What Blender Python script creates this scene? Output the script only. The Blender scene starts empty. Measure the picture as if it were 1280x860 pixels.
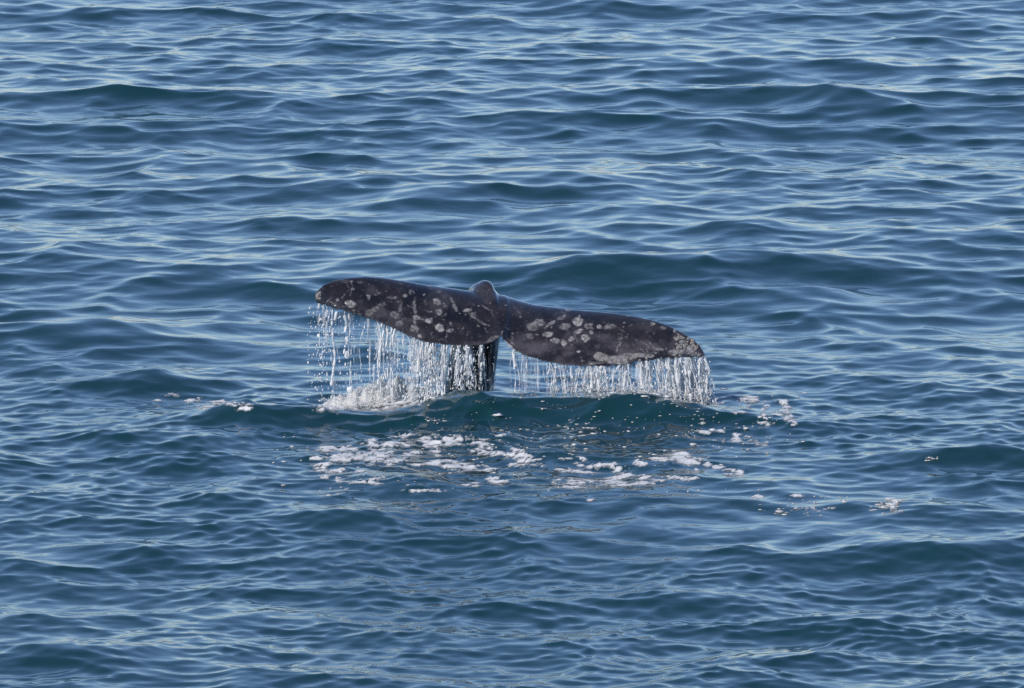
import bpy, bmesh, math, random
import numpy as np

rng = np.random.default_rng(11)
random.seed(11)
SC = bpy.context.scene
COL = SC.collection

# ------------------------------------------------------------------ camera
PW, PH = 1280, 860                       # the photograph's own pixel frame, used for bearings
F = 13040.0                              # focal length in those pixels
PITCH = math.radians(8.0)
CAM = np.array([0.0, 3.24 - 80 * math.cos(PITCH), 80 * math.sin(PITCH)])
cd = bpy.data.cameras.new('camera')
cd.sensor_fit = 'HORIZONTAL'; cd.sensor_width = 36.0
cd.lens = 36.0 * F / PW
cd.clip_start = 1.0; cd.clip_end = 12000.0
cam = bpy.data.objects.new('camera', cd); COL.objects.link(cam)
cam.location = CAM
cam.rotation_euler = (math.radians(90) - PITCH, 0, 0)
SC.camera = cam

# ------------------------------------------------------------------ sky and sun
SUN_EL = math.radians(38.0)
SUN_AZ = math.radians(222.0)             # clockwise from +Y (the way the camera looks): behind the camera, to its left
w = bpy.data.worlds.new('World'); SC.world = w; w.use_nodes = True
nt = w.node_tree
sky = nt.nodes.new('ShaderNodeTexSky'); sky.sky_type = 'NISHITA'
sky.sun_disc = False
sky.sun_elevation = SUN_EL; sky.sun_rotation = SUN_AZ
sky.altitude = 0; sky.air_density = 0.95; sky.dust_density = 0.0; sky.ozone_density = 5.0
wb = nt.nodes.new('ShaderNodeMix'); wb.data_type = 'RGBA'; wb.blend_type = 'MULTIPLY'; wb.inputs[0].default_value = 1.0
wb.inputs[7].default_value = (.955, .965, 1.06, 1)         # the camera's cool white balance, the same for the whole sky
nt.links.new(sky.outputs[0], wb.inputs[6]); nt.links.new(wb.outputs[2], nt.nodes['Background'].inputs[0])
nt.nodes['Background'].inputs[1].default_value = 0.10
sd = bpy.data.lights.new('sun', 'SUN'); sd.energy = 2.9; sd.angle = math.radians(0.53)
sd.color = (1.0, 0.93, 0.83)
sun = bpy.data.objects.new('sun', sd); COL.objects.link(sun)
tosun = np.array([math.sin(SUN_AZ) * math.cos(SUN_EL), math.cos(SUN_AZ) * math.cos(SUN_EL), math.sin(SUN_EL)])
from mathutils import Vector
sun.rotation_euler = Vector(tosun).to_track_quat('Z', 'Y').to_euler()
sun.location = Vector(tosun) * 60
SC.view_settings.view_transform = 'Standard'; SC.view_settings.look = 'None'
SC.view_settings.exposure = 0.38; SC.view_settings.gamma = 1.0; SC.view_settings.use_curve_mapping = False
SC.render.engine = 'CYCLES'
SC.cycles.use_denoising = False
SC.cycles.max_bounces = 8; SC.cycles.transparent_max_bounces = 24
SC.cycles.caustics_reflective = False; SC.cycles.caustics_refractive = False
SC.cycles.filter_width = 1.5

# ------------------------------------------------------------------ bearings: a pixel of the photograph to a place
cp, sp = math.cos(PITCH), math.sin(PITCH)
def ray(px, py):
    u = (np.asarray(px, float) - PW / 2) / F; v = (PH / 2 - np.asarray(py, float)) / F
    return u, cp + v * sp, -sp + v * cp
def at(px, py, Y):
    dx, dy, dz = ray(px, py); t = (Y - CAM[1]) / dy
    return np.stack(np.broadcast_arrays(CAM[0] + dx * t, CAM[1] + dy * t, CAM[2] + dz * t), -1)
def wat(px, py, z=0.0):
    dx, dy, dz = ray(px, py); t = (z - CAM[2]) / dz
    return CAM[0] + dx * t, CAM[1] + dy * t
def pix(p):
    p = np.asarray(p); q = p - CAM
    d = q[..., 1] * cp - q[..., 2] * sp
    v = q[..., 1] * sp + q[..., 2] * cp
    return PW / 2 + F * q[..., 0] / d, PH / 2 - F * v / d

# ------------------------------------------------------------------ materials
def mat(name):
    m = bpy.data.materials.new(name); m.use_nodes = True
    t = m.node_tree; b = t.nodes['Principled BSDF']
    return m, t, b
def N(t, typ, **kw):
    n = t.nodes.new(typ)
    for k, v in kw.items(): setattr(n, k, v)
    return n
def L(t, a, b): t.links.new(a, b)

# sea water: dark green-blue body, clear smooth surface, the finest ripples as relief
m_water, t, b = mat('sea_water')
b.inputs['Base Color'].default_value = (0.0065, 0.0385, 0.0455, 1)
b.inputs['Roughness'].default_value = 0.08
b.inputs['IOR'].default_value = 1.333
tc = N(t, 'ShaderNodeTexCoord')
mp = N(t, 'ShaderNodeMapping'); mp.inputs['Scale'].default_value = (5.0, 9.0, 4.0)
L(t, tc.outputs['Object'], mp.inputs[0])
n1 = N(t, 'ShaderNodeTexNoise'); n1.inputs['Scale'].default_value = 1.6; n1.inputs['Detail'].default_value = 3; n1.inputs['Roughness'].default_value = 0.45
L(t, mp.outputs[0], n1.inputs['Vector'])
bp = N(t, 'ShaderNodeBump'); bp.inputs['Strength'].default_value = 1.0; bp.inputs['Distance'].default_value = 0.0015
L(t, n1.outputs['Fac'], bp.inputs['Height']); L(t, bp.outputs[0], b.inputs['Normal'])

def smooth(a, b, x):
    t = np.clip((x - a) / (b - a), 0, 1); return t * t * (3 - 2 * t)
# ------------------------------------------------------------------ little noise kit for shapes
def hash2(ix, iy, seed):
    n = (ix.astype(np.int64) * 374761393 + iy.astype(np.int64) * 668265263 + seed * 1442695041) & 0x7fffffff
    n = ((n ^ (n >> 13)) * 1274126177) & 0x7fffffff
    return ((n ^ (n >> 16)) & 0xffff) / 65535.0
def vnoise(x, y, seed=0):
    x = np.asarray(x, float); y = np.asarray(y, float)
    ix, iy = np.floor(x), np.floor(y); fx, fy = x - ix, y - iy
    fx = fx * fx * (3 - 2 * fx); fy = fy * fy * (3 - 2 * fy)
    a = hash2(ix, iy, seed); b_ = hash2(ix + 1, iy, seed); c = hash2(ix, iy + 1, seed); d = hash2(ix + 1, iy + 1, seed)
    return (a * (1 - fx) + b_ * fx) * (1 - fy) + (c * (1 - fx) + d * fx) * fy
def fbm(x, y, seed=0, oct=4):
    s = 0; amp = .5; tot = 0
    for o in range(oct):
        s = s + amp * vnoise(x * 2 ** o + 17.3 * o, y * 2 ** o - 9.1 * o, seed + o); tot += amp; amp *= .55
    return s / tot

# ------------------------------------------------------------------ the sea surface
def band(n, l0, l1, slope, spread, main, power=0.0, seed=0):
    r = np.random.default_rng(seed)
    lam = np.exp(r.uniform(math.log(l0), math.log(l1), n)); k = 2 * math.pi / lam
    th = main + r.normal(0, spread, n)
    s = lam ** power * r.uniform(.5, 1.5, n)
    s *= slope / math.sqrt((s ** 2).sum() / 2)
    return k * np.sin(th), k * np.cos(th), s / k, r.uniform(0, 2 * math.pi, n)
R = math.radians
BANDS = {
    'swell': band(50, 4.0, 13.0, .020, R(28), R(12), .0, 21),
    'mid':   band(240, 0.75, 2.5, .068, R(54), R(8), .0, 32),
    'small': band(380, 0.28, 0.75, .064, R(58), R(-6), .3, 33),
    'fine':  band(440, 0.10, 0.28, .060, R(55), R(-14), .2, 34),
}
CHOP = {'swell': 1.0, 'mid': 2.4, 'small': 2.2, 'fine': 1.2}
def fieldsum(bnd, xs, ys, sx, sy):
    kx, ky, a, ph = bnd
    k = np.hypot(kx, ky)
    wa = np.exp(-(np.outer(kx, sx) / 2.3) ** 2); pa = np.outer(kx, xs)
    wb = np.exp(-(np.outer(ky, sy) / 2.3) ** 2); pb = np.outer(ky, ys) + ph[:, None]
    ca, sa, cb, sb = [np.ascontiguousarray(q, np.float32) for q in (wa * np.cos(pa), wa * np.sin(pa), wb * np.cos(pb), wb * np.sin(pb))]
    re = np.concatenate([ca, -sa]); im = np.concatenate([sa, ca]); B = np.concatenate([cb, sb])
    def mm(g, M): return np.ascontiguousarray((np.tile(g, 2)[:, None] * B).T, np.float32) @ M
    h = mm(a, re); dx = -mm(a * kx / k, im); dy = -mm(a * ky / k, im)
    return h, dx, dy
def gauss(X, Y, px, py, wpx, sy, amp, yaw=0.0, skew=0.0):
    x0, y0 = wat(px, py); s = wpx / 163.0
    c, si = math.cos(R(yaw)), math.sin(R(yaw))
    u = (X - x0) * c + (Y - y0) * si; v = -(X - x0) * si + (Y - y0) * c
    v = v - skew * u * u
    return amp * np.exp(-.5 * (u / s) ** 2 - .5 * (v / sy) ** 2)
# waves that the photograph shows at their own place: (px, py, half-width px, half-depth m, height m, yaw, bend)
LUMPS = [
    (700, 520, 85, .36, .125, -3, -.06), (590, 518, 55, .32, .100, 3, 0), (800, 524, 55, .32, .085, -6, 0), (880, 528, 45, .26, .06, -8, 0), (500, 526, 45, .28, .05, 6, 0),
    (760, 545, 60, .2, .03, 10, 0), (640, 542, 50, .2, .03, -8, 0), (850, 550, 40, .2, .03, 5, 0),
    (690, 555, 190, .60, -.04, 0, 0),
    (100, 418, 110, .50, .15, 0, 0), (330, 528, 70, .30, .13, 8, 0), (250, 555, 60, .30, .07, 0, 0), (180, 480, 50, .3, .09, 0, 0),
    (860, 340, 190, .50, .15, 3, 0), (1010, 372, 90, .40, .10, 6, 0), (1210, 580, 80, .28, .11, -6, 0),
    (940, 290, 45, .3, .07, 0, 0), (150, 690, 60, .32, .07, -4, 0), (330, 765, 70, .30, .07, 6, 0), (90, 825, 60, .3, .08, 5, 0), (445, 650, 50, .3, .055, 0, 0),
    (300, 630, 40, .28, .05, 8, 0), (870, 745, 75, .34, .07, 5, 0), (1070, 770, 60, .3, .085, -8, 0), (1190, 690, 70, .35, .07, 10, 0), (620, 800, 70, .3, .06, -5, 0), (960, 820, 50, .28, .06, 4, 0),
    (520, 250, 55, .4, .06, 0, 0), (120, 110, 60, .5, .07, 4, 0), (1060, 130, 70, .5, .07, -3, 0), (700, 225, 80, .5, .06, -4, 0),
]
def sea(xs, ys, sx=None, sy=None):
    sx = np.full_like(xs, .012) if sx is None else sx
    sy = np.full_like(ys, .02) if sy is None else sy
    X, Y = np.meshgrid(xs, ys)
    H = np.zeros_like(X); CX = np.zeros_like(X); CY = np.zeros_like(X)
    # the smooth slick that the tail leaves, and the livelier water near the viewer
    x0, y0 = wat(870, 660)
    slick = np.exp(-.5 * ((X - x0) / 1.0) ** 2 - .5 * ((Y - y0) / 1.1) ** 2)
    x1, y1 = wat(690, 525)
    calm = np.exp(-.5 * ((X - x1) / 1.25) ** 2 - .5 * ((Y - y1) / 1.1) ** 2)
    near = 1 - smooth(-5.0, 4.5, Y)
    gust = .45 + 1.1 * smooth(.3, .7, fbm(X * .55 + 5, Y * .22, 19, 3))
    wt = {'swell': 1.0, 'mid': 1 - .20 * calm - .25 * slick + .05 * near, 'small': (1 + .55 * calm - .55 * slick - .08 * near),
          'fine': gust * (.42 + 1.1 * near) * (1 + 1.6 * calm - .6 * slick)}

    for nme, bnd in BANDS.items():
        h, dx, dy = fieldsum(bnd, xs, ys, sx, sy)
        g = wt[nme]; c_ = CHOP[nme]; H += g * h; CX += c_ * g * dx; CY += c_ * g * dy
    for lp in LUMPS: H += gauss(X, Y, *lp)
    r = np.hypot(X - x0, (Y - y0) * .8)
    H += .008 * np.cos(2 * math.pi * r / .42) * np.exp(-((r - .8) / .5) ** 2)
    return X + CX, Y + CY, H

def axis(lo, hi, step, far, grow):
    mid = np.arange(lo, hi + step * .5, step)
    out = [mid[-1]]; s = step
    while out[-1] < far: s *= grow; out.append(out[-1] + s)
    inn = [mid[0]]; s = step
    while inn[-1] > -far: s *= grow; inn.append(inn[-1] - s)
    a = np.concatenate([inn[:0:-1], mid, out[1:]])
    return a, np.gradient(a)
def grid_mesh(name, V, ny, nx, keep=None):
    me = bpy.data.meshes.new(name)
    i = np.arange(ny * nx).reshape(ny, nx)
    q = np.stack([i[:-1, :-1], i[:-1, 1:], i[1:, 1:], i[1:, :-1]], -1).reshape(-1, 4)
    if keep is not None: q = q[keep.reshape(-1)]
    return quads(me, V, q)
def quads(me, V, q):
    used, inv = np.unique(q, return_inverse=True)
    V = np.asarray(V).reshape(-1, 3)[used]; q = inv.reshape(q.shape).astype(np.int32)
    k = q.shape[1]
    me.vertices.add(len(V)); me.vertices.foreach_set('co', V.astype(np.float32).ravel())
    me.loops.add(q.size); me.loops.foreach_set('vertex_index', q.ravel())
    me.polygons.add(len(q)); me.polygons.foreach_set('loop_start', np.arange(0, q.size, k, dtype=np.int32))
    me.polygons.foreach_set('use_smooth', np.ones(len(q), bool))
    me.update(calc_edges=True)
    return me
def link(name, me, material, parent=None, **props):
    o = bpy.data.objects.new(name, me); COL.objects.link(o)
    if material and me is not None: me.materials.append(material)
    if parent: o.parent = parent
    for k, v in props.items(): o[k] = v
    return o

xs, sx = axis(-5.6, 5.6, .0165, 5000, 1.12)
ys, sy = axis(-12.8, 29.5, .039, 5000, 1.12)
X, Y, Z = sea(xs, ys, sx, sy)
water = link('water', grid_mesh('water', np.stack([X, Y, Z], -1), len(ys), len(xs)), m_water,
             kind='structure', label='rippled dark blue green sea surface', category='sea')

# ------------------------------------------------------------------ the whale
TOP = np.array([(393.2,372),(394.5,367),(396.6,363),(404,356.5),(417.6,350.3),(435,347.7),(457,346.2),(479,348),(503.7,351.8),(525.8,356),(548,359.6),(570,363),
                (590,366.5),(606,369),(622,371),(634,373.5),(648,377.5),(668,382.4),(697,385.5),(721,388),(745,389.8),(769.5,392),(794,395.7),(818,401),(837,407.8),(854,416.3),(869,426),(876,433.5),(879,439.5),(880.2,444)])
BOT = np.array([(393.2,373),(394.5,378),(396.6,381.2),(404,382.6),(424,388),(446,394.5),(468.4,401.8),(490.5,410.6),(508,419.5),(523.6,426),(539,429.6),(556.7,431.6),(578.8,432.9),(596.5,432.7),
                (609.7,430),(619,426),(624.5,421.5),(627,420),(629.5,425),(636.3,434.5),(644.8,439.8),(658,445.4),(675,451),(697,455.8),(721,458.4),(745.3,458.9),(769.5,458.2),(789,455.2),(813,451.5),(830,449.5),(854,447.5),(869,448.2),(876,448.5),(880.2,445)])
YL = np.array([(393,.10),(410,.18),(440,.28),(480,.38),(530,.47),(580,.54),(606,.56),(640,.54),(700,.46),(760,.36),(810,.24),(850,.12),(880,.02)])
YT = np.array([(393,.08),(420,.05),(470,.00),(520,-.06),(560,-.09),(600,-.08),(622,-.02),(628,.00),(640,-.06),(690,-.12),(740,-.14),(790,-.12),(840,-.06),(880,.00)])
def crv(c, p): return np.interp(p, c[:, 0], c[:, 1])
def soft(c, p, s=3.0):
    return sum(crv(c, p + o) * g for o, g in ((-s, .2), (-s / 2, .2), (0, .2), (s / 2, .2), (s, .2)))
TH = np.array([(393,.020),(405,.045),(440,.070),(500,.095),(560,.125),(606,.150),(650,.125),(700,.10),(780,.075),(850,.05),(872,.035),(880,.020)])
MIDPX = 620.0
def chordpoint(p, c):
    """a point of the flukes' middle sheet: p span bearing, c 0 at the leading edge, 1 at the trailing edge"""
    rt, rb = crv(TOP, p), crv(BOT, p) + (fbm(p / 5.0, p * 0 + .5, 77, 3) - .5) * 2.4      # nicked trailing edge
    a_ = at(p, rt, soft(YL, p, 8)); b_ = at(p, rb, soft(YT, p, 8))
    return a_ + (b_ - a_) * c[..., None]
def fluke_mesh():
    span = np.concatenate([np.linspace(393.6, 410, 16, endpoint=False), np.linspace(410, 600, 70, endpoint=False), np.linspace(600, 655, 44, endpoint=False),
                           np.linspace(655, 865, 76, endpoint=False), np.linspace(865, 879.9, 14)])
    M = 28
    th = np.linspace(0, 2 * math.pi, 2 * M, endpoint=False)
    c = .5 - .5 * np.cos(th); side = np.where(th < math.pi, 1.0, -1.0)
    prof = np.sqrt(np.clip(c * (1 - c), 0, 1)) * 2 * (1.18 - .95 * c)      # full at the front, thin at the back
    P, C = np.meshgrid(span, c, indexing='ij')
    base = chordpoint(P, C)
    d1 = np.gradient(base, axis=0)
    ch = chordpoint(span, np.ones(len(span))) - chordpoint(span, np.zeros(len(span)))
    sp_ = np.gradient(chordpoint(span, np.full(len(span), .5)), axis=0)
    nrm = np.cross(sp_, ch); nrm /= np.linalg.norm(nrm, axis=1)[:, None]
    nrm[nrm[:, 2] < 0] *= -1
    L_ = np.linalg.norm(ch, axis=1)
    tk = np.minimum(crv(TH, span), .42 * L_ + .012) * .5
    camber = (.05 * L_)[:, None] * (4 * c * (1 - c))[None]
    off = tk[:, None] * (prof * side)[None] + camber
    V = base + off[..., None] * nrm[:, None, :]
    return V, span
def tube(path, rx, ry, n=20):
    path = np.asarray(path); V = []
    for i, p in enumerate(path):
        tn = path[min(i + 1, len(path) - 1)] - path[max(i - 1, 0)]; tn = tn / np.linalg.norm(tn)
        xa = np.array([1.0, 0, 0]); xa = xa - tn * (xa @ tn); xa /= np.linalg.norm(xa); ya = np.cross(tn, xa)
        for k in range(n):
            a = 2 * math.pi * k / n
            V.append(p + xa * rx[i] * math.cos(a) + ya * ry[i] * math.sin(a))
    Fc = []
    for i in range(len(path) - 1):
        for k in range(n):
            Fc.append((i * n + k, i * n + (k + 1) % n, (i + 1) * n + (k + 1) % n, (i + 1) * n + k))
    Fc.append(tuple(range(n - 1, -1, -1))); Fc.append(tuple((len(path) - 1) * n + k for k in range(n)))
    return V, Fc
V, span = fluke_mesh()
ns, m2 = V.shape[:2]
verts = [tuple(v) for v in V.reshape(-1, 3)]; faces = []
for i in range(ns - 1):
    for k in range(m2):
        faces.append((i * m2 + k, i * m2 + (k + 1) % m2, (i + 1) * m2 + (k + 1) % m2, (i + 1) * m2 + k))
faces.append(tuple(range(m2 - 1, -1, -1))); faces.append(tuple((ns - 1) * m2 + k for k in range(m2)))
def resample(pts, n):
    pts = np.asarray(pts, float); d = np.concatenate([[0], np.cumsum(np.linalg.norm(np.diff(pts[:, :3], axis=0), axis=1))])
    tt = np.linspace(0, d[-1], n * 8)
    q = np.stack([np.interp(tt, d, pts[:, j]) for j in range(pts.shape[1])], 1)
    w_ = max(3, n * 8 // len(pts) // 1); ker = np.ones(w_) / w_
    qp = np.pad(q, ((w_, w_), (0, 0)), mode='edge')
    q2 = np.stack([np.convolve(qp[:, j], ker, 'same') for j in range(q.shape[1])], 1)[w_:-w_]
    return q2[np.linspace(0, len(q2) - 1, n).astype(int)]
# tail stock: from the deep, up behind the flukes and over into their root
def P3(px, py, y, rx, ry): return (*at(px, py, y), rx, ry)
stock = [(-.34, 3.4, -2.6, .46, .62), (-.33, 2.0, -1.75, .36, .52), (-.32, 1.15, -.95, .27, .42), (-.315, .80, -.38, .20, .33),
         P3(585, 492, .62, .195, .28), P3(589, 455, .56, .175, .25), P3(596, 425, .53, .185, .22), P3(600, 400, .50, .170, .19), P3(606, 377, .44, .105, .135), P3(610, 373, .36, .085, .085)]
stock = resample(stock, 40)
v2, f2 = tube(stock[:, :3], stock[:, 3], stock[:, 4])
o_ = len(verts); verts += [tuple(v) for v in v2]; faces += [tuple(i + o_ for i in f) for f in f2]
KEELS = [[P3(596, 405, .62, .12, .09), P3(603, 376, .60, .120, .10), P3(608, 371, .48, .095, .085), P3(615, 382, .33, .064, .066), P3(622, 398, .18, .042, .042), P3(626, 412, .06, .022, .022)],
         [P3(598, 374, .68, .075, .07), P3(604.5, 360.5, .60, .066, .066), P3(609, 361, .50, .055, .06), P3(614, 372, .40, .035, .05)],
         [P3(590, 376, .66, .070, .07), P3(597, 363.5, .61, .058, .066), P3(602, 366, .48, .055, .06), P3(610, 380, .36, .035, .05)]]
for kl in KEELS:
    keel = resample(kl, 26)
    v2, f2 = tube(keel[:, :3], keel[:, 3], keel[:, 4], 14)
    o_ = len(verts); verts += [tuple(v) for v in v2]; faces += [tuple(i + o_ for i in f) for f in f2]
tmp = bpy.data.meshes.new('tmp'); tmp.from_pydata(verts, [], faces); tmp.update()
bm = bmesh.new(); bm.from_mesh(tmp); bmesh.ops.recalc_face_normals(bm, faces=bm.faces); bm.to_mesh(tmp); bm.free()
to = bpy.data.objects.new('tmp', tmp); COL.objects.link(to)
md = to.modifiers.new('r', 'REMESH'); md.mode = 'VOXEL'; md.voxel_size = .0072; md.use_smooth_shade = True
ms = to.modifiers.new('s', 'SMOOTH'); ms.factor = .5; ms.iterations = 9
bpy.context.view_layer.update()
wm = bpy.data.meshes.new_from_object(to.evaluated_get(bpy.context.evaluated_depsgraph_get()))
bpy.data.objects.remove(to)
wm.name = 'whale'
nv = len(wm.vertices)
co = np.empty(nv * 3, np.float32); wm.vertices.foreach_get('co', co); co = co.reshape(-1, 3).astype(float)
nr = np.empty(nv * 3, np.float32); wm.vertices.foreach_get('normal', nr); nr = nr.reshape(-1, 3).astype(float)
# scars of fallen barnacles and a pale edge by the notch, on the upper side: (bearing px, py, half-sizes, tilt, strength)
Z1 = lambda x, y, a, b_, t, s: (380 + x / 4.527, 330 + y / 4.526, a / 4.527, b_ / 4.526, t, s)
Z2 = lambda x, y, a, b_, t, s: (600 + x / 4.129, 340 + y / 4.129, a / 4.129, b_ / 4.129, t, s)
SPOTS = [Z1(*q) for q in [
    (265,228,33,26,10,1.0),(755,212,26,20,15,.85),(763,273,24,21,25,.85),(712,320,28,20,15,.85),(765,360,30,21,10,.85),(920,263,20,15,5,.75),(832,375,18,15,0,.6),
    (760,157,18,10,15,.5),(575,180,14,10,20,.6),(620,365,20,16,0,.7),(660,405,11,11,0,.9),(525,212,26,40,15,.35),(490,187,22,12,0,.3),(515,290,30,24,30,.4),
    (540,335,20,18,0,.4),(628,250,11,50,-10,.55),(642,305,26,18,0,.6),(637,352,12,40,-12,.5),(363,190,12,22,-10,.5),(405,255,22,16,0,.35),(370,275,32,20,0,.35),
    (440,232,28,12,0,.25),(795,240,18,12,0,.3),(310,103,16,9,0,.45),(855,232,8,50,-28,.5),(955,292,24,14,10,.45),(1000,325,60,8,26,.45),(1060,395,60,30,-20,.2),
    (75,185,16,20,0,.55),(240,97,40,10,0,.2),(605,160,6,22,0,.4),(690,215,8,20,0,.3),(545,240,10,40,10,.3),(990,440,80,12,-6,.22),(700,120,40,6,8,.3)]]
SPOTS += [Z2(*q) for q in [
    (508,258,30,25,10,.9),(512,303,23,14,-5,1.0),(548,340,24,22,30,.95),(433,367,18,15,0,.9),(387,352,26,18,10,.8),(352,320,32,15,-5,.75),(473,343,18,14,0,.8),
    (305,260,30,17,10,.6),(272,285,36,26,20,.5),(365,265,36,12,-28,.55),(440,282,35,18,-5,.5),(420,235,26,10,-28,.45),(563,280,26,18,0,.5),(620,280,15,14,0,.9),
    (675,283,38,17,-5,.45),(575,310,11,8,0,.6),(890,270,11,9,0,.95),(945,287,22,12,15,.4),(460,197,28,8,5,.4),(770,228,18,8,5,.5),(1010,305,10,8,0,.9),
    (1035,335,18,13,20,.6),(1075,340,12,9,0,.8),(1050,370,24,20,20,.65),(1085,400,26,20,30,.6),(620,435,40,24,10,.6),(700,455,60,26,0,.7),(770,432,70,17,-5,.6),
    (850,430,56,15,0,.65),(930,395,22,8,0,.5),(1010,412,44,18,-5,.8),(1065,412,36,18,0,.75),(740,470,26,10,0,1.0),(260,390,75,38,22,.35),(700,372,100,36,-8,.22),
    (1115,430,30,14,0,.6),(600,470,60,10,0,.3),(480,375,8,6,0,.5),(330,285,8,6,0,.5),(200,215,40,20,30,.15),(880,370,6,22,-10,.35),(1000,335,8,8,0,.6),(1100,365,9,7,0,.7),(455,300,9,6,0,.4),(530,300,9,7,0,.4),(142,376,13,40,-40,1.0),(255,330,30,14,0,.3),(60,350,40,16,-20,.3)]]
rs = np.random.default_rng(5)
SPOTS += [(p_, crv(TOP, p_) + f_ * (crv(BOT, p_) - crv(TOP, p_)), a_, .7, t_, st_) for p_, f_, a_, t_, st_ in
          zip(rs.uniform(410, 865, 46), rs.uniform(.15, .9, 46), rs.uniform(3, 11, 46), rs.normal(60, 35, 46), rs.uniform(.25, .5, 46))]      # fine scratches
SPOTS += [(p_, crv(TOP, p_) + f_ * (crv(BOT, p_) - crv(TOP, p_)), a_, a_ * .8, 0, st_) for p_, f_, a_, st_ in
          zip(rs.uniform(410, 870, 60), rs.uniform(.1, .95, 60), rs.uniform(.9, 2.2, 60), rs.uniform(.4, .9, 60))]                              # small pocks
qx, qy = pix(co)
upper = smooth(-.15, .25, nr @ np.array([0, -.80, .60]))
wx = (fbm(qx / 8, qy / 6, 5) - .5) * 6.0; wy = (fbm(qx / 8, qy / 6, 9) - .5) * 5.0
pale = np.zeros(nv); soft_ = np.zeros(nv)
rag = fbm(qx / 4.0, qy / 3.4, 44, 3); rag2 = fbm(qx / 3.0, qy / 2.6, 31, 3)
for (cx, cy, ax, ay, tl, st) in SPOTS:
    c, s_ = math.cos(R(tl)), math.sin(R(tl))
    ux = (qx + wx - cx); uy = (qy + wy - cy)
    r = np.hypot((ux * c + uy * s_) / (ax * .95), (-ux * s_ + uy * c) / (ay * .95))
    if st < .5 and ax * ay > 40:                     # broad faint bleaching
        soft_ = np.maximum(soft_, st * np.exp(-1.2 * r * r)); continue
    core = (1 - smooth(.70, 1.08, r + .45 * (rag - .5))) * (.74 + .26 * smooth(.25, .8, r))
    pale = np.maximum(pale, st * core)
pale *= .30 + .95 * smooth(.25, .75, rag2)
mott = smooth(.44, .78, fbm(qx / 26, qy / 14, 3, 5)) * .8 + .5 * smooth(.62, .85, fbm(qx / 9, qy / 8, 13, 4))
mott = mott * (.35 + .65 * smooth(398, 425, qy + .0 * qx) * (qx > 628) + .35 * (qx <= 628))
mott = mott + 1.6 * soft_ * (.4 + .9 * rag)
flake = smooth(.74, .86, fbm(qx / 2.4, qy / 2.4, 71, 2)) * .55
for nme, arr in (('pale', pale * upper + flake * upper * .25), ('mottle', np.clip(mott, 0, 1) * upper)):
    at_ = wm.attributes.new(nme, 'FLOAT', 'POINT'); at_.data.foreach_set('value', np.clip(arr, 0, 1).astype(np.float32))
m_skin, t, b = mat('whale_skin')
tc = N(t, 'ShaderNodeTexCoord')
nz = N(t, 'ShaderNodeTexNoise'); nz.inputs['Scale'].default_value = 5; nz.inputs['Detail'].default_value = 8; nz.inputs['Roughness'].default_value = .65
L(t, tc.outputs['Object'], nz.inputs['Vector'])
cr = N(t, 'ShaderNodeValToRGB'); cr.color_ramp.elements[0].position = .38; cr.color_ramp.elements[1].position = .68
cr.color_ramp.elements[0].color = (.0095, .0085, .0100, 1); cr.color_ramp.elements[1].color = (.025, .0195, .0180, 1)
L(t, nz.outputs['Fac'], cr.inputs[0])
a1 = N(t, 'ShaderNodeAttribute', attribute_name='mottle'); a2 = N(t, 'ShaderNodeAttribute', attribute_name='pale')
mx = N(t, 'ShaderNodeMix', data_type='RGBA'); L(t, a1.outputs['Fac'], mx.inputs[0]); L(t, cr.outputs[0], mx.inputs[6]); mx.inputs[7].default_value = (.075, .066, .070, 1)
mx2 = N(t, 'ShaderNodeMix', data_type='RGBA'); L(t, a2.outputs['Fac'], mx2.inputs[0]); L(t, mx.outputs[2], mx2.inputs[6]); mx2.inputs[7].default_value = (.37, .35, .34, 1)
L(t, mx2.outputs[2], b.inputs['Base Color'])
b.inputs['Roughness'].default_value = .27; b.inputs['IOR'].default_value = 1.42
b.inputs['Coat Weight'].default_value = 1.0; b.inputs['Coat Roughness'].default_value = .14; b.inputs['Coat IOR'].default_value = 1.33
nb = N(t, 'ShaderNodeTexNoise'); nb.inputs['Scale'].default_value = 34; nb.inputs['Detail'].default_value = 5
L(t, tc.outputs['Object'], nb.inputs['Vector'])
ad = N(t, 'ShaderNodeMath', operation='ADD'); L(t, nb.outputs['Fac'], ad.inputs[0]); L(t, a2.outputs['Fac'], ad.inputs[1])
bp = N(t, 'ShaderNodeBump'); bp.inputs['Strength'].default_value = .6; bp.inputs['Distance'].default_value = .006
L(t, ad.outputs[0], bp.inputs['Height']); L(t, bp.outputs[0], b.inputs['Normal'])
whale = link('whale', wm, m_skin, category='whale', label='dark grey whale tail with white scarred flukes raised above the sea')

# barnacles still sitting on the skin, crusted at the right fluke's tip and along its trailing edge
m_barn, t, b = mat('barnacle_shell')
nz = N(t, 'ShaderNodeTexNoise'); nz.inputs['Scale'].default_value = 60
tc = N(t, 'ShaderNodeTexCoord'); L(t, tc.outputs['Object'], nz.inputs['Vector'])
cr = N(t, 'ShaderNodeValToRGB'); cr.color_ramp.elements[0].color = (.12, .105, .09, 1); cr.color_ramp.elements[1].color = (.38, .35, .32, 1)
L(t, nz.outputs['Fac'], cr.inputs[0]); L(t, cr.outputs[0], b.inputs['Base Color']); b.inputs['Roughness'].default_value = .6
bm = bmesh.new(); rings = []
for rr, zz in ((1.0, -.25), (.92, .15), (.62, .55), (.40, .58), (.30, .25)):
    rings.append([bm.verts.new((rr * math.cos(k * math.pi / 4) * (1 + .09 * (k % 2)), rr * math.sin(k * math.pi / 4) * (1 + .09 * (k % 2)), zz)) for k in range(8)])
for a_, b_ in zip(rings, rings[1:]):
    for k in range(8): bm.faces.new((a_[k], a_[(k + 1) % 8], b_[(k + 1) % 8], b_[k]))
bm.faces.new(rings[-1])
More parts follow.
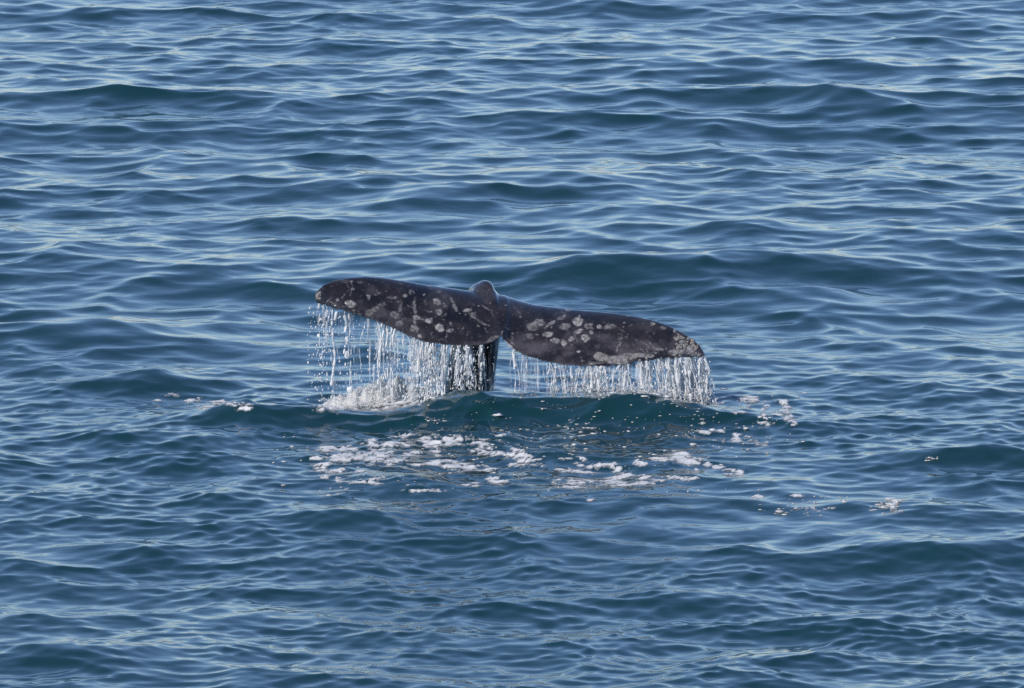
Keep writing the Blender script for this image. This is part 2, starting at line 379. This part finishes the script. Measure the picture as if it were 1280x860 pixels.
bme = bpy.data.meshes.new('barnacle'); bm.to_mesh(bme); bm.free(); bme.materials.append(m_barn)
ok = np.where(upper > .8)[0]
barn = [(rng.uniform(845, 876), rng.uniform(420, 445), rng.uniform(.008, .016)) for _ in range(26)]
barn += [(rng.uniform(745, 845), rng.uniform(446, 453), rng.uniform(.007, .013)) for _ in range(22)]
barn += [(rng.uniform(395, 402), rng.uniform(362, 376), rng.uniform(.007, .012)) for _ in range(6)]
barn += [(818, 405, .012), (725, 414, .013), (733, 421, .014), (723, 402, .012), (750, 408, .012), (705, 428, .012), (690, 425, .011), (545, 376, .010), (438, 380, .013), (526, 419, .010)]
for (bx, by, br) in barn:
    d = np.hypot(qx[ok] - bx, qy[ok] - by); j = int(np.argmin(d))
    if d[j] > 4: continue
    i = ok[j]
    o = bpy.data.objects.new('barnacle', bme); COL.objects.link(o); o.parent = whale
    o.location = co[i]; o.rotation_euler = Vector(nr[i]).to_track_quat('Z', 'Y').to_euler(); o.scale = (br, br, br * .8)

# ------------------------------------------------------------------ water falling from the flukes
m_fall, t, b = mat('falling_water')
b.inputs['Base Color'].default_value = (.84, .84, .84, 1); b.inputs['Roughness'].default_value = .22; b.inputs['IOR'].default_value = 1.333
tr = N(t, 'ShaderNodeBsdfTransparent'); tr.inputs[0].default_value = (.93, .97, 1, 1)
an = N(t, 'ShaderNodeAttribute', attribute_name='body')
mxs = N(t, 'ShaderNodeMixShader'); L(t, an.outputs['Fac'], mxs.inputs[0]); L(t, tr.outputs[0], mxs.inputs[1]); L(t, b.outputs[0], mxs.inputs[2])
L(t, mxs.outputs[0], t.nodes['Material Output'].inputs['Surface'])

bm = bmesh.new(); bmesh.ops.create_icosphere(bm, subdivisions=1, radius=1.0)
ICO_V = np.array([v.co[:] for v in bm.verts]); ICO_F = np.array([[v.index for v in f.verts] for f in bm.faces]); bm.free()
def drops_mesh(name, P, S, body):
    """P (n,3) places, S (n,3) half-sizes"""
    n = len(P); V = P[:, None, :] + ICO_V[None] * S[:, None, :]
    Fq = ICO_F[None] + (np.arange(n) * len(ICO_V))[:, None, None]
    return V.reshape(-1, 3), Fq.reshape(-1, 3), np.repeat(body, len(ICO_V))
def strands(dens, p0, p1, edge_y, drift, gap, seed, thick=.0023):
    r = np.random.default_rng(seed)
    pr = np.arange(p0, p1, .25); dd = crv(np.array(dens, float), pr); n = int(dd.sum() * .25)
    clump = .12 + 2.2 * smooth(.40, .72, vnoise(pr / 3.4, pr * 0, seed)) * (.4 + vnoise(pr / 13, pr * 0, seed + 9))
    dd = dd * clump
    ps = r.choice(pr, n, p=dd / dd.sum()) + r.uniform(-.3, .3, n)
    V, Fc, Bd = [], [], []; DP, DS, DB = [], [], []
    K = 5; base = 0
    for p in ps:
        y0 = crv(YT, p) + r.normal(.03, .04)
        st = at(p, crv(BOT, p) - 1.0, crv(YT, p)); st[1] = y0; st[2] += (y0 - crv(YT, p)) * .2
        zend = -.05; Ln = st[2] - zend
        full = r.random() < .75
        t0 = 0 if full else r.uniform(0, .6); t1 = 1 if r.random() < .55 else r.uniform(.25, 1)
        if t1 <= t0 + .1: continue
        M = max(6, int(Ln * (t1 - t0) / .017)); tt = np.linspace(t0, t1, M)
        rad = r.lognormal(math.log(thick), .62)
        ph = r.uniform(0, 1000); wob = r.uniform(.002, .014)
        nn = vnoise(tt * Ln / .035 + ph, np.full(M, ph), 5) * .6 + vnoise(tt * Ln / .014 + ph, np.full(M, ph), 6) * .4
        rr = rad * (.15 + 2.6 * nn ** 1.8) * (1.15 - .25 * tt)
        g = gap * (.6 + .85 * tt) * r.uniform(.75, 1.3)
        dr = drift(p) + r.normal(0, .04)
        xx = st[0] + dr * tt ** .7 + wob * np.sin(tt * Ln / .06 + ph); yy = st[1] + r.normal(-.02, .03) * tt + wob * np.cos(tt * Ln / .07 + ph); zz = st[2] - Ln * tt
        ang = np.arange(K) * 2 * math.pi / K
        ringv = np.stack([xx[:, None] + rr[:, None] * np.cos(ang), yy[:, None] + rr[:, None] * np.sin(ang), np.repeat(zz[:, None], K, 1)], -1)
        i = np.arange(M * K).reshape(M, K)
        q = np.stack([i[:-1], np.roll(i, -1, 1)[:-1], np.roll(i, -1, 1)[1:], i[1:]], -1)
        keep = (np.minimum(nn[:-1], nn[1:]) > g[:-1])
        V.append(ringv.reshape(-1, 3)); Fc.append(q[keep].reshape(-1, 4) + base); base += M * K
        Bd.append(np.clip(r.uniform(.25, .9) + .5 * (np.repeat(nn, K) - .4), .1, 1))
        for _ in range(r.poisson(4)):
            tq = r.uniform(.05, 1); s_ = min(.008, r.lognormal(math.log(.0032), .5))
            DP.append((st[0] + dr * tq ** .7 + r.normal(0, .02), st[1] + r.normal(0, .04), st[2] - Ln * tq)); DS.append((s_, s_, s_ * r.uniform(1, 3.2))); DB.append(r.uniform(.7, 1))
    return np.concatenate(V), np.concatenate(Fc), np.concatenate(Bd), np.array(DP), np.array(DS), np.array(DB)
def join_mesh(name, parts, attr=None):
    """parts: (V, F, body); quads and triangles into one mesh"""
    me = bpy.data.meshes.new(name); Vs, ls, lt, Bs = [], [], [], []; o_ = 0
    for V, Fq, Bd in parts:
        Vs.append(V); Bs.append(Bd); ls.append((Fq + o_).ravel()); lt.append(np.full(len(Fq), Fq.shape[1])); o_ += len(V)
    Vs = np.concatenate(Vs); ls = np.concatenate(ls).astype(np.int32); lt = np.concatenate(lt)
    me.vertices.add(len(Vs)); me.vertices.foreach_set('co', Vs.astype(np.float32).ravel())
    me.loops.add(len(ls)); me.loops.foreach_set('vertex_index', ls)
    me.polygons.add(len(lt)); me.polygons.foreach_set('loop_start', np.concatenate([[0], np.cumsum(lt)[:-1]]).astype(np.int32))
    me.polygons.foreach_set('use_smooth', np.ones(len(lt), bool)); me.update(calc_edges=True)
    if attr:
        a_ = me.attributes.new(attr, 'FLOAT', 'POINT'); a_.data.foreach_set('value', np.concatenate(Bs).astype(np.float32))
    return me
DL = [(394,.15),(402,.35),(412,.35),(425,.25),(440,.7),(470,1.3),(500,1.0),(522,2.0),(530,3.8),(554,3.8),(562,3.0),(578,2.4),(612,1.8),(624,.4)]
DR = [(628,.3),(640,.5),(655,.9),(680,.6),(690,1.4),(720,2.2),(800,1.8),(830,2.8),(879,3.3)]
VL, FL, BL, PL, SL, KL = strands(DL, 394, 625, YT, lambda p: .02 * math.sin(p * .13) - .01, .54, 3, .0021)
VR, FR, BR, PR, SR, KR = strands(DR, 628, 880, YT, lambda p: .01 + .05 * max(0, (p - 800) / 80), .36, 4)
# loose beads flung around the left fluke
n = 420
p = np.concatenate([rng.uniform(384, 420, 170), rng.uniform(400, 560, n - 170)]); tq = rng.uniform(0, 1, n)
q = at(p, np.interp(p, BOT[:, 0], BOT[:, 1]) + 4 + tq * np.interp(p, [386, 470, 560], [125, 95, 65]), rng.normal(.03, .10, n)); s_ = np.minimum(.008, rng.lognormal(math.log(.0036), .5, n))
PL = np.concatenate([PL, q]); SL = np.concatenate([SL, np.stack([s_, s_, s_ * rng.uniform(1, 1.8, n)], 1)]); KL = np.concatenate([KL, rng.uniform(.6, 1, n)])
def film(p0, p1, strength, seed, drift, top=.0):
    """thin torn sheet of water hanging from the trailing edge"""
    p = np.arange(p0, p1, .55); tt = np.linspace(0, 1, 46)
    st = at(p, crv(BOT, p) - 1.5, crv(YT, p) + .03)
    Ln = st[:, 2] + .05
    wv = (fbm(p / 9, p * 0, seed) - .5) * .08
    dr = np.array([drift(q) for q in p])
    X_ = st[None, :, 0] + dr[None] * tt[:, None] ** .7 + .012 * (fbm(p[None] / 6 + 0 * tt[:, None], tt[:, None] * 3 + 0 * p[None], seed + 3) - .5)
    Y_ = st[None, :, 1] + wv[None] + .05 * (fbm(p[None] / 4 + 0 * tt[:, None], tt[:, None] * 2 + 0 * p[None], seed + 4) - .5)
    Z_ = st[None, :, 2] - Ln[None] * tt[:, None]
    k = fbm(p[None] / 2.2 + 0 * tt[:, None], tt[:, None] * 1.6 + 0 * p[None], seed, 4)
    k2 = fbm(p[None] / 7 + 0 * tt[:, None], tt[:, None] * 2.5 + 0 * p[None], seed + 5, 3)
    g = np.interp(p, *np.array(strength, float).T)[None]
    body = np.clip(g * smooth(.42, .68, k) * (.35 + .9 * smooth(.35, .65, k2)) * (.8 + .35 * tt[:, None]), 0, .96)
    V = np.stack([X_, Y_, Z_], -1); i_ = np.arange(V.shape[0] * V.shape[1]).reshape(V.shape[:2])
    q = np.stack([i_[:-1, :-1], i_[:-1, 1:], i_[1:, 1:], i_[1:, :-1]], -1).reshape(-1, 4)
    return V.reshape(-1, 3), q, body.ravel()
FILM_L = film(400, 622, [(400, .0), (440, .25), (470, .5), (515, .4), (528, .95), (558, 1.0), (572, .6), (585, .35), (610, .3), (622, .05)], 81, lambda p: .0)
FILM_R = film(636, 879.5, [(636, .1), (660, .4), (685, .3), (700, .85), (760, .75), (800, .85), (840, 1.1), (879, 1.0)], 82, lambda p: .01 + .05 * max(0, (p - 800) / 80))
link('water_curtain', join_mesh('curtain', [(VL, FL, BL), FILM_L, drops_mesh('', PL, SL, KL)], 'body'), m_fall, kind='stuff', category='falling water',
     label='broken strings of droplets falling from the higher fluke')
link('water_curtain', join_mesh('curtain', [(VR, FR, BR), FILM_R, drops_mesh('', PR, SR, KR)], 'body'), m_fall, kind='stuff', category='falling water',
     label='dense white curtain of water pouring off the lower, barnacled fluke')

# ------------------------------------------------------------------ foam on the sea
m_foam, t, b = mat('sea_foam')
b.inputs['Roughness'].default_value = .55
tc = N(t, 'ShaderNodeTexCoord'); nz = N(t, 'ShaderNodeTexNoise'); nz.inputs['Scale'].default_value = 45; nz.inputs['Detail'].default_value = 5
L(t, tc.outputs['Object'], nz.inputs['Vector'])
cr = N(t, 'ShaderNodeValToRGB'); cr.color_ramp.elements[0].position = .3; cr.color_ramp.elements[1].position = .7
cr.color_ramp.elements[0].color = (.56, .57, .56, 1); cr.color_ramp.elements[1].color = (.86, .84, .81, 1)
L(t, nz.outputs['Fac'], cr.inputs[0]); L(t, cr.outputs[0], b.inputs['Base Color'])
bp = N(t, 'ShaderNodeBump'); bp.inputs['Strength'].default_value = .7; bp.inputs['Distance'].default_value = .006
L(t, nz.outputs['Fac'], bp.inputs['Height']); L(t, bp.outputs[0], b.inputs['Normal'])
tr = N(t, 'ShaderNodeBsdfTransparent'); an = N(t, 'ShaderNodeAttribute', attribute_name='body')      # thin films of foam let the sea through
mxs = N(t, 'ShaderNodeMixShader'); L(t, an.outputs['Fac'], mxs.inputs[0]); L(t, tr.outputs[0], mxs.inputs[1]); L(t, b.outputs[0], mxs.inputs[2])
L(t, mxs.outputs[0], t.nodes['Material Output'].inputs['Surface'])

ZA = lambda q: (370 + q[0] / 4.923, 530 + q[1] / 4.926, q[2] / 4.923, q[3] / 4.926)
ZB = lambda q: (580 + q[0] / 6.4, 540 + q[1] / 6.4, q[2] / 6.4, q[3] / 6.4)
ZC = lambda q: (690 + q[0] / 4.923, 540 + q[1] / 4.92, q[2] / 4.923, q[3] / 4.92)
ZD = lambda q: (860 + q[0] / 4.571, 480 + q[1] / 4.571, q[2] / 4.571, q[3] / 4.571)
ZE = lambda q: (180 + q[0] / 3.556, 470 + q[1] / 3.556, q[2] / 3.556, q[3] / 3.556)
FOAM_LEFT = [ZA(q) for q in [(180,150,60,20),(300,150,75,24),(470,122,65,20),(310,205,105,28),(200,245,75,14),(220,288,95,16),(520,200,105,48),(600,225,85,28),(700,190,60,22),
    (560,130,60,13),(650,70,50,16),(700,130,60,13),(790,95,50,22),(850,130,60,26),(930,80,95,20),(980,110,75,26),(880,170,40,16),(1150,165,75,26),(1240,185,60,12),
    (1120,125,45,11),(820,248,110,11),(960,230,100,9),(1040,270,120,22),(1180,285,85,16),(1220,350,70,22),(1100,380,80,9),(430,360,90,15),(510,335,40,13),(400,295,60,9),
    (780,410,100,8),(320,400,20,8),(170,330,40,9),(270,345,20,10),(120,210,40,9)]] + [ZB(q) for q in [(450,150,65,15),(430,185,85,22),(470,230,52,26),(440,265,92,24),(600,225,60,9),(560,265,80,13),(300,25,50,9),(120,65,60,9)]]
FOAM_RIGHT = [ZB(q) for q in [(830,210,80,9),(930,200,40,11),(980,220,25,13)]] + [ZC(q) for q in [(290,205,115,16),(380,200,22,18),(180,240,125,16),(400,230,62,18),(480,260,72,16),(560,285,62,16),
    (640,298,60,11),(800,285,120,10),(160,310,115,18),(120,340,80,13),(400,275,62,13),(370,310,95,24),(460,325,85,12),(590,318,95,13),(540,192,42,13),(700,165,62,15),(780,140,52,18),
    (810,165,52,24),(870,185,42,26),(890,230,15,13),(950,205,42,13),(1030,215,32,13),(1090,245,62,15),(1170,258,32,11),(100,160,60,9),(200,160,30,13),(250,420,25,8)]]
FOAM_TRAIL = [ZD(q) for q in [(270,70,42,13),(340,88,62,15),(430,98,26,13),(540,105,32,24),(440,145,20,20),(555,145,32,26),(610,220,17,17),(430,180,25,13),(280,165,40,11),(450,225,40,11),
    (160,85,32,15),(170,115,20,9),(580,190,17,17),(300,310,52,20),(410,345,42,17),(120,265,42,13),(190,270,30,11),(100,225,15,9)]]
FOAM_BUBBLE = [ZD(q) for q in [(410,650,35,8),(620,640,40,8),(690,720,60,13),(800,715,50,12)]]
FOAM_POP = [ZD(q) for q in [(1165,690,46,34),(1100,685,22,11)]]
FOAM_CREST = [ZE(q) for q in [(100,85,40,9),(230,110,45,9),(270,135,25,11),(400,125,50,7),(460,145,35,8),(330,118,40,6),(60,110,20,6)]]
FOAM_SPLASH = [(472,499,38,12),(442,504,30,8),(416,509,20,5),(500,497,28,8),(526,496,22,4)]
fx = np.arange(-2.85, 3.15, .0085); fy = np.arange(-6.9, 1.4, .024)
SX, SY, SZ = sea(fx, fy)
gx, gy = pix(np.stack([SX, SY, SZ], -1))
def foam(name, ells, label, lift=.003, ragged=1.0, seed=1, thr=.0, stretch=(7, 3.0), tall=0.0, lead=0):
    x0 = min(e[0] - e[2] for e in ells) - 12; x1 = max(e[0] + e[2] for e in ells) + 12
    y0 = min(e[1] - e[3] for e in ells) - 8; y1 = max(e[1] + e[3] for e in ells) + 8
    sel = (gx > x0) & (gx < x1) & (gy > y0) & (gy < y1)
    jj, ii = np.where(sel); j0, j1, i0, i1 = jj.min(), jj.max() + 1, ii.min(), ii.max() + 1
    X, Y, Z, U, W = [a_[j0:j1, i0:i1] for a_ in (SX, SY, SZ, gx, gy)]
    U2 = U + (fbm(X * 9, Y * 6, seed + 50) - .5) * 20; W2 = W + (fbm(X * 9, Y * 6, seed + 60) - .5) * 5
    m = np.full(U.shape, -9.0)
    for (cx, cy, ax, ay) in ells:
        m = np.maximum(m, 1 - np.hypot((U2 - cx) / ax, (W2 - cy) / ay) ** 1.5)
    lace = fbm(X * 15, Y * 12, seed, 5); hole = np.abs(fbm(X * 13, Y * 10, seed + 21, 4) - .5) * 2      # ragged edge, curled holes
    m = m * .95 + ragged * (lace - .53) * 2.9 + 1.0 * smooth(.0, .30, hole) - .55
    m = np.where(sel[j0:j1, i0:i1], m, -9) - thr
    up = lift * np.sqrt(np.clip(m, 0, 1)) * (.4 + 1.0 * fbm(X * 30, Y * 18, seed + 7, 3)) + .003
    if tall:
        up += tall * smooth(0, 1.0, m) * (.35 + 1.0 * fbm(X * 11, Y * 8, seed + 8, 4))
    up = np.where(m > 0, up, -.001)
    V = np.stack([X, Y, Z + up], -1)
    mq = np.maximum.reduce([m[:-1, :-1], m[1:, :-1], m[:-1, 1:], m[1:, 1:]])
    me = grid_mesh(name, V, *U.shape, keep=mq > 0)
    i_ = np.arange(U.size).reshape(U.shape); q_ = np.stack([i_[:-1, :-1], i_[:-1, 1:], i_[1:, 1:], i_[1:, :-1]], -1).reshape(-1, 4)[(mq > 0).reshape(-1)]
    a_ = me.attributes.new('body', 'FLOAT', 'POINT'); a_.data.foreach_set('value', (.05 + .95 * smooth(-.05, .75, m)).ravel()[np.unique(q_)].astype(np.float32))
    return link(name, me, m_foam, kind='stuff', category='foam', label=label), V[m > .15]
foam('sea_foam', FOAM_LEFT, 'torn white lace of foam in front of the tail stock', seed=101)
foam('sea_foam', FOAM_RIGHT, 'curling white foam ribbons in front of the barnacled fluke', seed=202)
foam('sea_foam', FOAM_TRAIL, 'flecked foam trailing from the tip of the barnacled fluke', seed=303, ragged=1.2)
foam('sea_foam', FOAM_BUBBLE, 'sparse greenish bubbles on a small ripple of the smooth slick', seed=404, ragged=1.5, thr=.25)
_, popp = foam('sea_foam', FOAM_POP, 'little lone burst of white froth at the end of the slick', seed=505, ragged=1.2, tall=.012)
foam('sea_foam', FOAM_CREST, 'thin foam line on a wavelet away from the scarred fluke', seed=606, ragged=1.3, thr=-.15)
so, spl = foam('splash', FOAM_SPLASH, 'bright white splash boiling up under the higher fluke', seed=707, ragged=1.0, thr=-.1, tall=.012)

# spray: drops that scatter the light through themselves
m_spray, t, b = mat('sea_spray')
b.inputs['Base Color'].default_value = (.88, .87, .85, 1); b.inputs['Roughness'].default_value = .35; b.inputs['IOR'].default_value = 1.333
tl = N(t, 'ShaderNodeBsdfTranslucent'); tl.inputs[0].default_value = (.90, .90, .88, 1)
mxs = N(t, 'ShaderNodeMixShader'); mxs.inputs[0].default_value = .5; L(t, b.outputs[0], mxs.inputs[1]); L(t, tl.outputs[0], mxs.inputs[2])
tr = N(t, 'ShaderNodeBsdfTransparent'); an = N(t, 'ShaderNodeAttribute', attribute_name='body')
mx3 = N(t, 'ShaderNodeMixShader'); L(t, an.outputs['Fac'], mx3.inputs[0]); L(t, tr.outputs[0], mx3.inputs[1]); L(t, mxs.outputs[0], mx3.inputs[2])
L(t, mx3.outputs[0], t.nodes['Material Output'].inputs['Surface'])

# drops thrown up from the splashes and specks of foam on the churned wave below the tail
def specks(name, P, S, label, m=m_foam, body=(.35, 1), extra=()):
    V_, F_, B_ = drops_mesh('', P, S, rng.uniform(*body, len(P)))
    return link(name, join_mesh(name, [(V_, F_, B_), *extra], 'body'), m, kind='stuff', category='foam', label=label)
n = 2600
p = np.concatenate([rng.normal(482, 24, n * 6 // 10), rng.triangular(402, 480, 545, n - n * 6 // 10)]); p = p[(p > 396) & (p < 540)]; n = len(p)
lump = .25 + 1.3 * fbm(p / 6, p * 0, 91, 4)
env = np.interp(p, [396, 415, 445, 475, 495, 515, 540], [2, 5, 12, 21, 20, 12, 7]) / 160 * lump     # the ragged top of the splash, in metres
base_row = np.interp(p, [396, 440, 500, 540], [511, 512, 507, 500])
yy = rng.normal(0, .13, n); hh = env * rng.random(n) ** .8 * np.exp(-(yy / .22) ** 2)
bx_, by_ = wat(p, base_row)
P = np.stack([bx_ + rng.normal(0, .008, n), by_ + .25 + yy, hh + .02 + rng.normal(0, .008, n)], 1)
far = rng.random(n) < .05; P[far, 2] += rng.exponential(.05, far.sum())
s_ = np.minimum(.010, rng.lognormal(math.log(.0046), .4, n)) * np.where(far, .5, 1)
cp_ = np.linspace(404, 542, 190); cy_ = np.linspace(-.30, .24, 60)                     # the churned white heart of the splash
ce = np.interp(cp_, [396, 415, 445, 475, 495, 515, 540], [2, 6, 15, 26, 25, 15, 8]) / 160 * (.25 + 1.3 * fbm(cp_ / 6, cp_ * 0, 91, 4))
cx_, cb_ = wat(cp_, np.interp(cp_, [396, 440, 500, 540], [511, 512, 507, 500]))
GX, GY = np.meshgrid(cx_, cy_); GP = np.broadcast_to(cp_, GX.shape)
lumpy = fbm(GX * 22, GY * 22, 97, 4)
GZ = ce[None] * np.exp(-(GY / .17) ** 2) * (.30 + 1.0 * lumpy) + .035 * (lumpy - .5) + .012
edge = np.minimum(smooth(404, 420, GP), 1 - smooth(520, 542, GP)) * (1 - smooth(.13, .24, np.abs(GY + .03)))
core = (np.stack([GX, GY + cb_[None] + .25, GZ - .03 * (1 - edge)], -1).reshape(-1, 3), None, np.clip(edge * (.35 + 1.6 * lumpy), 0, 1).ravel())
ci = np.arange(GX.size).reshape(GX.shape)
core = (core[0], np.stack([ci[:-1, :-1], ci[:-1, 1:], ci[1:, 1:], ci[1:, :-1]], -1).reshape(-1, 4), core[2])
specks('spray', P, np.stack([s_, s_, s_], 1), 'fine spray leaping from the bright splash', m_spray, (.7, 1), (core,))
n = 1100                                                    # froth kicked up where the dense curtain lands
p = 690 + 198 * rng.random(n) ** .8; wv = fbm(p / 7, p * 0, 95, 3)
P = at(p, np.interp(p, [690, 790, 840, 890], [486, 487, 493, 498]) - rng.exponential(3.0, n) * (.4 + 1.6 * wv) + 3, crv(YT, np.minimum(p, 879)) + rng.normal(-.02, .07, n))
s_ = np.minimum(.008, rng.lognormal(math.log(.0040), .45, n))
specks('spray', P, np.stack([s_, s_, s_], 1), 'low froth where the dense curtain of water lands', m_spray)
def surface_specks(n, bx, by, seed, size=.0036):
    r = np.random.default_rng(seed)
    ok_ = np.argwhere((gx > bx[0]) & (gx < bx[1]) & (gy > by[0]) & (gy < by[1]))
    w_ = np.array([fbm(gx[j, i] / 30, gy[j, i] / 7, seed, 2) for j, i in ok_[::1]]) if len(ok_) < 1 else fbm(gx[ok_[:, 0], ok_[:, 1]] / 30, gy[ok_[:, 0], ok_[:, 1]] / 7, seed, 2)
    w_ = smooth(.45, .8, w_) + .02
    k = r.choice(len(ok_), n, p=w_ / w_.sum()); j, i = ok_[k].T
    P = np.stack([SX[j, i], SY[j, i], SZ[j, i] + .002], 1); s_ = r.lognormal(math.log(size), .55, n)
    return P, np.stack([s_ * r.uniform(1, 4, n), s_ * r.uniform(1.5, 4, n), s_ * .5], 1)
Q = [surface_specks(520, (480, 900), (488, 545), 61, .0032), surface_specks(160, (340, 640), (535, 620), 62), surface_specks(130, (640, 960), (545, 620), 63),
     surface_specks(90, (860, 1010), (490, 560), 64), surface_specks(120, (700, 910), (484, 500), 65, .005)]
specks('white_flecks', np.concatenate([q[0] for q in Q]), np.concatenate([q[1] for q in Q]), 'scattered white flecks of foam round the raised tail')
Q = [surface_specks(90, (940, 1060), (618, 646), 66, .0028), surface_specks(40, (1088, 1128), (625, 642), 67, .005), surface_specks(12, (1155, 1175), (571, 576), 68, .004)]  # the last group is white specks standing in for glints on the sea
specks('white_flecks', np.concatenate([q[0] for q in Q]), np.concatenate([q[1] for q in Q]), 'tiny bubbles and a few white specks for glints on the water beyond the foam')
